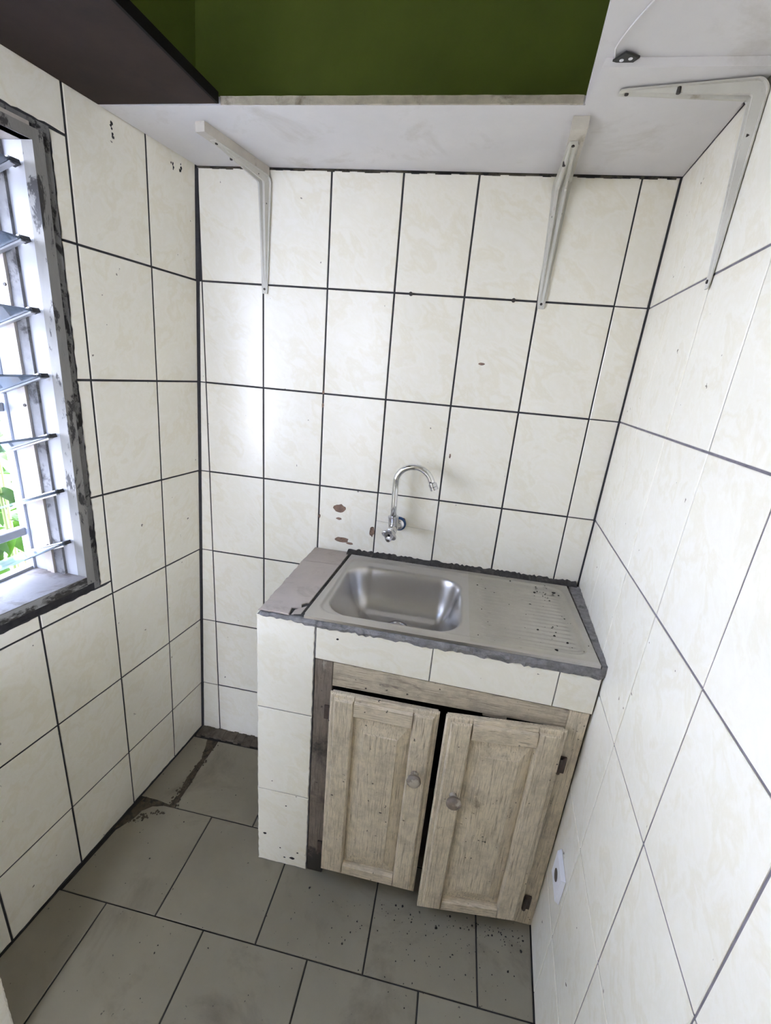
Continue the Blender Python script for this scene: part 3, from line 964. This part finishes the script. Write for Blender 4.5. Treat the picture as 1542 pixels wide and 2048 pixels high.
def door(W, H, M, knob_u, knob_v, hinge_u, label):
    """local frame: u across, v up, w out of the door; M places it"""
    TB = .010
    d = MB(); d.box(.004, W - .004, .0, TB, .004, H - .004)
    sw, rt, rb = .066, .060, .052

    def place(mb): return mb.xf(M)
    root = place(MB().box(.004, W - .004, 0, TB, .004, H - .004)).build('door', WOOD_D, cab)
    if label: root['label'] = label

    def board(u0, u1, v0, v1, outer, material, name):
        """a stile or rail with a stepped moulding along its outer edges (outer: set of l r b t)"""
        w0, w1 = TB, .026
        lv = [(0, w0), (0, w0 + .006), (.004, w0 + .0085), (.012, w0 + .009), (.0135, w1 - .002), (.017, w1)]
        il = [(0, w0), (0, w0 + .008), (.0005, w0 + .010), (.001, w0 + .0115), (.0025, w1 - .002), (.005, w1)]
        rings = []
        for (a, b) in zip(lv, il):
            def pick(s): return a[0] if s in outer else (b[0] if s in inner else 0.0)
            inner = set('lrbt') - outer if name == 'stile' else set()
            if name == 'stile':
                inner = {'r'} if 'l' in outer else {'l'}
            else:
                inner = {'b'} if 't' in outer else {'t'}
            rings.append([(u0 + pick('l'), a[1], v0 + pick('b')), (u1 - pick('r'), a[1], v0 + pick('b')),
                          (u1 - pick('r'), a[1], v1 - pick('t')), (u0 + pick('l'), a[1], v1 - pick('t'))])
        v = [p for r in rings for p in r]
        f = [(0, 1, 2, 3), tuple(4 * 5 + k for k in (3, 2, 1, 0))]
        for i in range(5):
            for k in range(4): f.append((4 * i + k, 4 * i + (k + 1) % 4, 4 * i + 4 + (k + 1) % 4, 4 * i + 4 + k))
        place(MB().add(v, f)).build(name, material, root)
    board(0, sw, 0, H, {'l', 'b', 't'}, WOOD_D, 'stile')
    board(W - sw, W, 0, H, {'r', 'b', 't'}, WOOD_D, 'stile')
    board(sw + .0006, W - sw - .0006, H - rt, H, {'t'}, WOOD_H, 'rail')
    board(sw + .0006, W - sw - .0006, 0, rb, {'b'}, WOOD_H, 'rail')
    # raised field panel
    u0, u1, v0, v1 = sw, W - sw, rb, H - rt
    rings = []
    for (i, j, w) in ((-.004, -.004, TB - .001), (.0, .0, TB), (.003, .003, TB + .001), (.031, .046, TB + .0105), (.0325, .0475, TB + .0135)):
        rings.append([(u0 + i, w, v0 + j), (u1 - i, w, v0 + j), (u1 - i, w, v1 - j), (u0 + i, w, v1 - j)])
    v = [p for r in rings for p in r]
    f = [(0, 1, 2, 3), (19, 18, 17, 16)]
    for i in range(4):
        for k in range(4): f.append((4 * i + k, 4 * i + (k + 1) % 4, 4 * i + 4 + (k + 1) % 4, 4 * i + 4 + k))
    place(MB().add(v, f)).build('panel', WOOD_D, root)
    # turned knob
    path = [(knob_u, w, knob_v) for w in (.026, .034, .040, .044, .050, .055, .058)]
    place(MB().tube(path, [.0100, .0088, .012, .0180, .0195, .0165, .0110], 18)).build('knob', KNOB, root, smooth=40)
    return root


# M maps local (u, w, v) -> world; w points to -y
def door_matrix(x0, y0, z0, ang, roll=0.0):
    ca, sa = math.cos(ang), math.sin(ang)
    M = Matrix(((ca, -sa, 0, x0), (-sa, -ca, 0, y0), (0, 0, 1, z0), (0, 0, 0, 1)))
    R = Matrix.Rotation(roll, 4, 'Y')
    T = Matrix.Translation((x0, y0, z0))
    return T @ R @ T.inverted() @ M


door(.286, .655, door_matrix(.593, YF + .001, .049, 0.0, .0), .243, .455, 0, 'left cabinet door with its knob at the right edge')
# right door hangs from its right edge and stands a little open
aR = math.radians(-5.0)
door(.290, .688, door_matrix(1.181 - .290 * math.cos(aR), YF - .001 - .290 * math.sin(-aR), .037, aR, .0), .046, .450, 0, 'right cabinet door sagging slightly open')
for (x, z) in ((.583, .625), (.583, .12)):
    MB().bbox(x - .008, x + .010, YF - .004, YF + .001, z - .022, z + .022, .001).build('hinge', HINGE, cab)
    MB().tube([(x + .010, YF - .005, z - .022), (x + .010, YF - .005, z + .022)], .005, 10).build('hinge_pin', HINGE, cab)
for (x, z) in ((1.192, .608), (1.198, .10)):
    MB().bbox(x - .006, x + .012, YF - .005, YF + .001, z - .025, z + .025, .001).build('hinge', HINGE, cab)
    MB().tube([(x - .004, YF - .007, z - .024), (x - .004, YF - .007, z + .024)], .0055, 10).build('hinge_pin', HINGE, cab)

# ================================================================== tap
tp = empty('wall_tap', (.677, 0, 1.03))
tag(tp, 'chrome swan-neck tap with cross handle mounted on the tiled wall', 'tap')
FL = Vector((.679, 0, 1.032))
BD = Vector((.667, -.052, 1.046))


def lathe(axis0, axis1, prof, n=24):
    a = Vector(axis0); d = Vector(axis1) - a; L = d.length; d.normalize()
    return MB().tube([a + d * (t * L) for t, r in prof], [r for t, r in prof], n)


lathe(FL, FL + Vector((0, -.010, 0)), [(0, .0235), (.5, .0235), (.8, .021), (1, .016)]).build('seal_ring', BLUE, tp, smooth=40)
lathe(FL + Vector((0, -.009, 0)), FL + Vector((0, -.016, .001)), [(0, .0185), (.6, .0175), (1, .0135)]).build('flange', CHROME_D, tp, smooth=40)
lathe(FL + Vector((0, -.014, 0)), BD, [(0, .0115), (.5, .0115), (1, .0125)]).build('inlet', CHROME_D, tp, smooth=40)
lathe((BD.x + .001, BD.y, BD.z - .022), (BD.x - .003, BD.y, BD.z + .027), [(0, .012), (.12, .0155), (.55, .0160), (.8, .0160), (.86, .0172), (.97, .0172), (1, .012)]).build('body', CHROME_D, tp, smooth=35)
ax = Vector((-.30, -.90, -.22)).normalized()
FC = Vector((.6605, -.104, 1.0218))          # centre of the handle's face
V0 = Vector((BD.x, BD.y - .004, BD.z - .010))
lathe(V0, FC - ax * .022, [(0, .0125), (.4, .0135), (.5, .0150), (.75, .0150), (1, .013)]).build('valve_stem', CHROME_D, tp, smooth=35)
# cross handle: a square with hollowed sides, flaring from the stem
u = ax.cross(Vector((0, 0, 1))).normalized(); w = u.cross(ax).normalized()
mb = MB(); n = 64
rings = []
for (h, s_, sq) in ((-.026, .52, 0), (-.020, .66, .4), (-.010, .90, 1), (-.003, 1.0, 1), (-.0008, .97, 1), (.0, .90, 1), (-.0012, .34, 0), (-.003, .24, 0)):
    ring = []
    for k in range(n):
        a = 2 * math.pi * k / n
        lob = abs(math.cos(2 * (a - .22))) ** 1.6
        r = s_ * (.0205 * (1 - sq) + (.0172 + .0085 * lob) * sq)
        ring.append(FC + ax * h + (u * math.cos(a) + w * math.sin(a)) * r)
    rings.append(ring)
v = [p for r in rings for p in r]; f = []
for i in range(len(rings) - 1):
    for k in range(n): f.append((i * n + k, i * n + (k + 1) % n, (i + 1) * n + (k + 1) % n, (i + 1) * n + k))
f.append(tuple(range(n - 1, -1, -1))); f.append(tuple((len(rings) - 1) * n + k for k in range(n)))
hd = mb.add(v, f).build('cross_handle', CHROME_D, tp, smooth=40)
lathe(FC - ax * .0028, FC - ax * .0022, [(0, .0042), (1, .0042)], 14).build('handle_hole', BLACK, hd)
# swan neck
SP = Vector((BD.x - .003, BD.y, BD.z + .022))
path = [SP, SP + Vector((-.001, 0, .04)), SP + Vector((-.002, 0, .085)), SP + Vector((-.002, 0, .117))]
c0 = SP + Vector((-.002 + .0565, -.002, .117))
for k in range(1, 21):
    a = math.pi - k / 20 * math.radians(158)
    path.append(c0 + Vector((.0565 * math.cos(a), -.012 * k / 20, .0545 * math.sin(a))))
d = (path[-1] - path[-2]).normalized()
path.append(path[-1] + d * .012)
MB().tube(path, .0098, 20).build('swan_neck', CHROME, tp, smooth=True)
e = path[-1]
lathe(e - d * .003, e + d * .019, [(0, .0098), (.08, .0128), (.5, .0130), (.55, .0122), (.6, .0130), (1, .0130)], 20).build('aerator', CHROME_D, tp, smooth=30)

# ================================================================== shelves and brackets
ZS = 2.020
# back shelf
bs_ = empty('wall_shelf', (.64, -.15, ZS)); tag(bs_, 'long soiled white shelf across the back wall above the sink', 'shelf')
mb = MB()
mb.prism([(WL(-.29, ZS) + .004, -.292), (.985, -.296), (WR(-.3, ZS) - .0008, -.300), (WR(-.002, ZS) - .0008, -.0035), (WL(0, ZS) + .004, -.0035)], ZS, ZS + .0155)
mb.build('board', SHELF_W, bs_)
mb = MB(); N = 60; rings = []
for i in range(N + 1):
    x = .240 + (.983 - .240) * i / N
    y = -.2935 - .003 * (x - .24) / .74
    rings.append([(x, y + .0015, ZS + .0005), (x, y - .0015 - rng.random() * .0015, ZS + .001 + rng.random() * .001), (x, y - .0012 - rng.random() * .0015, ZS + .0155), (x, y + .0015, ZS + .016 + rng.random() * .0012)])
v = [p for r in rings for p in r]; f = []
for i in range(N):
    for k in range(4): f.append((i * 4 + k, i * 4 + (k + 1) % 4, (i + 1) * 4 + (k + 1) % 4, (i + 1) * 4 + k))
mb.add(v, f).build('raw_edge', SHELF_E, bs_)
MB().hexa([(.141, -.232, ZS - .021), (.166, -.236, ZS - .021), (.222, -.006, ZS - .021), (.196, -.006, ZS - .021),
           (.141, -.232, ZS - .0003), (.166, -.236, ZS - .0003), (.222, -.006, ZS - .0003), (.196, -.006, ZS - .0003)]).build('batten', BATTEN, bs_)
MB().hexa([(.974, -.262, ZS - .021), (1.006, -.263, ZS - .021), (1.030, -.006, ZS - .021), (1.000, -.006, ZS - .021),
           (.974, -.262, ZS - .0003), (1.006, -.263, ZS - .0003), (1.030, -.006, ZS - .0003), (1.000, -.006, ZS - .0003)]).build('batten', BATTEN, bs_)

# right shelf
rs = empty('side_shelf', (1.1, -.8, ZS)); tag(rs, 'white painted shelf along the right wall, upper right corner', 'shelf')
YE = -1.6
def sx(y): return .986 + .105 * (y + .30)
mb = MB()
mb.prism([(sx(YE), YE), (WR(YE, ZS) - .004, YE), (WR(-1.0, ZS) - .004, -1.0), (WR(-.302, ZS) - .004, -.3025), (sx(-.302), -.3005)], ZS + .0003, ZS + .0185)
mb.build('board', SHELF_W, rs)
def bat(y0, y1, z0, x0, x1a, name, material):
    return MB().hexa([(x0, y0, z0), (x1a, y0 + .0, z0), (x1a, y1, z0), (x0, y1, z0), (x0 + .004, y0 - .003, ZS), (x1a, y0 - .003, ZS), (x1a, y1 + .003, ZS), (x0 + .004, y1 + .003, ZS)]).build(name, material, rs)
bat(-.424, -.304, ZS - .011, .984, WR(-.4, ZS) - .004, 'batten', SHELF_W)
# metal tab
MB().hexa([(.998, -.428, ZS - .006), (1.012, -.448, ZS - .006), (1.037, -.436, ZS - .006), (1.026, -.418, ZS - .006),
           (.998, -.428, ZS - .003), (1.012, -.448, ZS - .003), (1.037, -.436, ZS - .003), (1.026, -.418, ZS - .003)]).build('metal_tab', m_simple('dark_tab', (.02, .022, .02), .5), rs)
for (x, y) in ((1.011, -.431), (1.0235, -.4345)):
    MB().tube([(x, y, ZS - .0064), (x, y, ZS - .0055)], .0034, 10).build('tab_hole', PLATE, rs)
# thin cable run under the shelf
pth = [(1.0, -.43, ZS - .002)]
for k in range(14):
    t = k / 13
    pth.append((.995 + .05 * t ** 1.5, -.45 - .16 * t, ZS - .002))
MB().tube(pth, .0016, 6).build('wire', SHELF_W, rs)

# dark shelf on the left
ls = empty('dark_shelf', (.08, -.8, ZS)); tag(ls, 'dark brown varnished shelf board along the left wall, upper left corner', 'shelf')
mb = MB()
def lx(y): return .232 + .074 * (y + .299)
YE2 = -1.6
mb.prism([(WL(YE2, ZS) + .006, YE2), (lx(YE2), YE2), (lx(-.298), -.2985), (WL(-.298, ZS) + .004, -.2945), (WL(-.7, ZS) + .004, -.7), (WL(-1., ZS) + .006, -1.0)], ZS + .001, ZS + .020)
mb.build('board', BROWN, ls)
mb = MB()
mb.prism([(lx(YE2), YE2), (lx(YE2) + .006, YE2), (lx(-.299) + .006, -.2990), (lx(-.299), -.2990)], ZS + .0005, ZS + .0205)
mb.build('edge_strip', BLACK, ls)


def bracket(O, a, dn, t, La, Lw, label, a_skew=0.0):
    """pressed steel shelf bracket. O corner under the batten at the wall, a out along the shelf, dn down the wall, t sideways"""
    O = Vector(O); a = Vector(a).normalized(); dn = Vector(dn).normalized(); t = Vector(t).normalized()
    root = empty('shelf_bracket', O + dn * Lw)
    tag(root, label, 'bracket', 'steel shelf brackets')
    R = .022
    pts = []   # (pos, inward normal, arc length from corner, arm)
    nA = 16
    for i in range(nA + 1):
        s = La - (La - R) * i / nA
        pts.append((O + a * s, dn, s, 0))
    for k in range(1, 8):
        th = math.pi / 2 * k / 8
        c = O + a * R + dn * R
        pts.append((c - (dn * math.cos(th) + a * math.sin(th)) * R, (dn * math.cos(th) + a * math.sin(th)), R * .4, 0 if k < 4 else 1))
    for i in range(nA + 1):
        s = R + (Lw - R) * i / nA
        pts.append((O + dn * s, a, s, 1))

    def ring(p, n, s, L):
        q = min(1, s / L)
        wd = .046 - .026 * q ** .8
        if q > .97: wd *= .8
        hr = .017 * (1 - q) ** .9 + .002
        prof = [(-.5, .0), (-.5, .0022), (-.36, .0024), (-.27, hr), (-.15, hr), (-.05, hr * .45 + .001), (.05, hr * .45 + .001), (.15, hr), (.27, hr), (.36, .0024), (.5, .0022), (.5, .0)]
        return [p + t * (x * wd) + n * (y + .0004) for x, y in prof]
    for arm, name, L in ((0, 'shelf_arm', La), (1, 'wall_arm', Lw)):
        sel = [ring(p, n, s, L) for (p, n, s, k) in pts if k == arm]
        if arm == 1:   # start where the first arm ended
            last = [x for x in pts if x[3] == 0][-1]
            sel = [ring(last[0], last[1], last[2], L)] + sel
        m_ = len(sel[0]); v = [p for r in sel for p in r]; f = []
        for i in range(len(sel) - 1):
            for k in range(m_): f.append((i * m_ + k, i * m_ + (k + 1) % m_, (i + 1) * m_ + (k + 1) % m_, (i + 1) * m_ + k))
        f.append(tuple(range(m_ - 1, -1, -1))); f.append(tuple((len(sel) - 1) * m_ + k for k in range(m_)))
        MB().add(v, f).build(name, BRK, root, smooth=35)
    for (p, n) in ((O + dn * (Lw - .012), a), (O + dn * .075 - t * .009, a), (O + dn * .068 + t * .009, a), (O + a * (La - .012), dn), (O + a * .13 - t * .009, dn), (O + a * .045 + t * .009, dn)):
        hgt = .0052 if (p - O).length > .15 else .0115
        MB().tube([p + n * .001, p + n * hgt], .0034, 10).build('screw', SCREW, root)
    return root


DN = (0, 0, -1)
bracket((.207, -.001, ZS - .0215), (-.20, -1, 0), DN, (1, -.2, 0), .205, .298, 'cream steel bracket under the left end of the back shelf, nearest the window')
bracket((1.010, -.001, ZS - .0215), (-.09, -1, 0), DN, (1, -.09, 0), .215, .292, 'cream steel bracket under the right half of the back shelf, upper right of the tap')
yb = -.386
bracket((WR(yb, 1.95) - .001, yb, ZS - .0135), (-1, .10, 0), (-.01, 0, -1), (.1, 1, 0), .222, .305, 'greenish white steel bracket on the right wall under the side shelf')

# ================================================================== socket plate low on the right wall
pl = empty('outlet_cover', (WR(-.53, .36), -.53, .36)); tag(pl, 'small white plastic cover plate low on right wall beside cabinet', 'outlet')
def wr(y, z, h): return (WR(y, z) - h, y, z)
def plate(y0, y1, z0, z1, h0, h1):
    i = .004
    return MB().hexa([wr(y0, z0, h0), wr(y1, z0, h0), wr(y1, z1, h0), wr(y0, z1, h0), wr(y0 + i, z0 + i, h1), wr(y1 - i, z0 + i, h1), wr(y1 - i, z1 - i, h1), wr(y0 + i, z1 - i, h1)])
plate(-.575, -.495, .318, .398, .0008, .011).build('cover', PLATE, pl)
c = S_RIGHT.at(-.535, .358, .0105); nrm = S_RIGHT.n(-.535, .358)
MB().tube([c, c + nrm * .0015], .014, 18).build('opening', HOLE, pl)

# ================================================================== low tiled partition at the near left
pt_ = empty('low_partition', (-.06, -.97, 0)); tag(pt_, 'edge of a white tiled low partition in the bottom left corner', 'partition')
PX, PY = .040, -.922
MB().box(WL(-.95, .3) + .004, PX - .003, -1.02, PY - .003, 0.0005, .82).build('core', MORTAR, pt_)
S_PE = Surf(lambda u, v: (PX, u, v), False)
S_PB = Surf(lambda u, v: (u, PY, v), True)
for (z0, z1) in ((.002, .27), (.27, .57), (.57, .82)):
    tile(jag(rect(-1.02, PY, z0, z1, .001), {1}, .003, .01), S_PE, T_WALL, pt_, depth=.003)
    tile(jag(rect(-.14, PX, z0, z1, .001), {1}, .003, .01), S_PB, T_WALL, pt_, depth=.003)

# ================================================================== grit on the floor and in the sink, plus flakes for a floor shadow
mb = MB()
r2 = random.Random(11)
def flake(x, y, z, s):
    a = r2.random() * 6; n = 5
    mb.prism([(x + s * math.cos(a + k * 1.256) * r2.uniform(.5, 1.2), y + s * math.sin(a + k * 1.256) * r2.uniform(.5, 1.2)) for k in range(n)], z, z + s * .35)
for i in range(55):  # dark flakes painting the shadow along the cabinet's right foot
    x, y = 1.205 - abs(r2.gauss(0, .11)), -.458 - abs(r2.gauss(0, .022))
    if x < WR(y, 0) - .008: flake(x, y, .0006, min(.006, max(.001, r2.lognormvariate(-6.5, .5))))
for i in range(330):
    if i < 150: x, y = r2.gauss(.95, .16), -.47 - abs(r2.gauss(0, .09))
    else: x, y = r2.uniform(-.1, 1.18), r2.uniform(-1.0, -.06)
    if y > -.47 and x > .36: continue
    if x < WL(y, 0) + .015 or x > WR(y, 0) - .012: continue
    if x < .04 and y < -.9: continue
    flake(x, y, .0006, min(.0058, max(.0007, r2.lognormvariate(-6.65, .5))))
tag(mb.build('floor_grit_and_shade', GRIT_SHADE), 'dark grit over the grey floor tiles, some flakes painting a cabinet-foot shadow', 'grit', kind='stuff')
mb = MB()
for i in range(80):
    if i < 26: x, y = r2.gauss(1.165, .02), r2.gauss(-.085, .02)
    elif i < 60: x, y = r2.gauss(1.15, .05), r2.uniform(-.41, -.05)
    else: x, y = r2.uniform(.93, 1.2), r2.uniform(-.41, -.05)
    if x > 1.215 or x < .93 or y > -.04 or y < -.42: continue
    flake(x, y, float(sink_z(np.array(x), np.array(y))) + .0006, min(.0052, max(.0007, r2.lognormvariate(-6.4, .6))))
tag(mb.build('sink_grit', GRIT_SHADE), 'black specks of grit lying on the drainboard', 'grit', kind='stuff')

# ================================================================== outside: garden seen through the louvres
gnd = MB().box(-14, -.45, -10, 12, -.42, -.32).build('garden_ground', SOIL)
tag(gnd, 'garden ground outside the window', 'ground', kind='structure')
ap = MB().box(-3, 5, -9, FRONT_Y - .25, -.2, -.02).build('bounce_yard', m_simple('pale_bounce_ground', (.52, .46, .37), .9))  # unseen ground coloured pale and warm to bounce light through the doorway
tag(ap, 'unseen yard outside the doorway, made pale to bounce warm light in', 'ground', kind='structure')


def leaf_mesh(name, L, Wd, droop, material):
    n = 7; v = []; f = []
    for i in range(n + 1):
        t = i / n
        w = Wd * math.sin(math.pi * min(1, t * .92 + .06)) ** .8 * (1 - .25 * t) * .5
        if i == n: w = .0008
        y = L * t; z = -droop * t * t
        v += [(-w, y, z + w * .35), (0, y, z), (w, y, z + w * .35)]
    for i in range(n):
        f += [(3 * i, 3 * i + 1, 3 * i + 4, 3 * i + 3), (3 * i + 1, 3 * i + 2, 3 * i + 5, 3 * i + 4)]
    me = bpy.data.meshes.new(name); me.from_pydata(v, [], f); me.materials.append(material)
    for p in me.polygons: p.use_smooth = True
    return me


LM = [leaf_mesh('leaf', .17, .075, .05, LEAF1), leaf_mesh('leaf', .13, .06, .03, LEAF1), leaf_mesh('leaf', .15, .06, .06, LEAF2)]


def shrub(x, y, z0, h, n, spread, label, seed):
    r = random.Random(seed)
    root = empty('leafy_shrub', (x, y, z0)); tag(root, label, 'shrub', 'shrubs outside the window')
    for s in range(3):
        dx, dy = r.uniform(-.5, .5) * spread, r.uniform(-.5, .5) * spread
        MB().tube([(x, y, z0), (x + dx * .5, y + dy * .5, z0 + h * .5), (x + dx, y + dy, z0 + h * .95)], [.012, .009, .004], 6).build('stem', STEM, root)
    for i in range(n):
        t = r.uniform(.35, 1.0)
        a = r.random() * 2 * math.pi; q = spread * math.sqrt(r.random())
        o = bpy.data.objects.new('leaf', r.choice(LM))
        C.objects.link(o); o.parent = root
        o.location = (q * math.cos(a), q * math.sin(a), h * t)
        o.rotation_euler = (r.uniform(-.5, .5), r.uniform(-.5, .5), a - math.pi / 2 + r.uniform(-.8, .8))
        k = r.uniform(.8, 1.25); o.scale = (k, k, k)


shrub(-1.10, .18, -.32, 1.50, 130, .28, 'broad-leaved green shrub closest outside the louvre window', 1)
shrub(-1.75, .85, -.32, 1.45, 90, .34, 'broad-leaved green shrub behind the one at the louvre window', 2)
shrub(-1.15, -.45, -.32, 1.25, 50, .30, 'broad-leaved green shrub further left outside the window', 3)
shrub(-2.4, .75, -.32, 1.6, 70, .42, 'tall green shrub furthest behind outside the window', 4)
shrub(-2.5, 1.6, -.32, 1.55, 70, .42, 'green shrub at the right behind the other shrubs outside', 5)
mb = MB(); r3 = random.Random(5)
for i in range(2600):
    x, y = r3.uniform(-3.2, -.55), r3.uniform(-1.5, 2.6)
    z = -.32 + r3.uniform(.02, .42); s = r3.uniform(.02, .045); a = r3.random() * 6.28; b = r3.uniform(-.6, .6)
    d = Vector((math.cos(a), math.sin(a), b)); w_ = Vector((-math.sin(a), math.cos(a), r3.uniform(-.4, .4))) * .4
    p = Vector((x, y, z))
    mb.add([p, p + d * s * .5 + w_ * s, p + d * s, p + d * s * .5 - w_ * s], [(0, 1, 2, 3)])
tag(mb.build('ground_cover', LEAF1), 'low small-leaved ground cover below the shrubs outside the window', 'ground cover', kind='stuff')
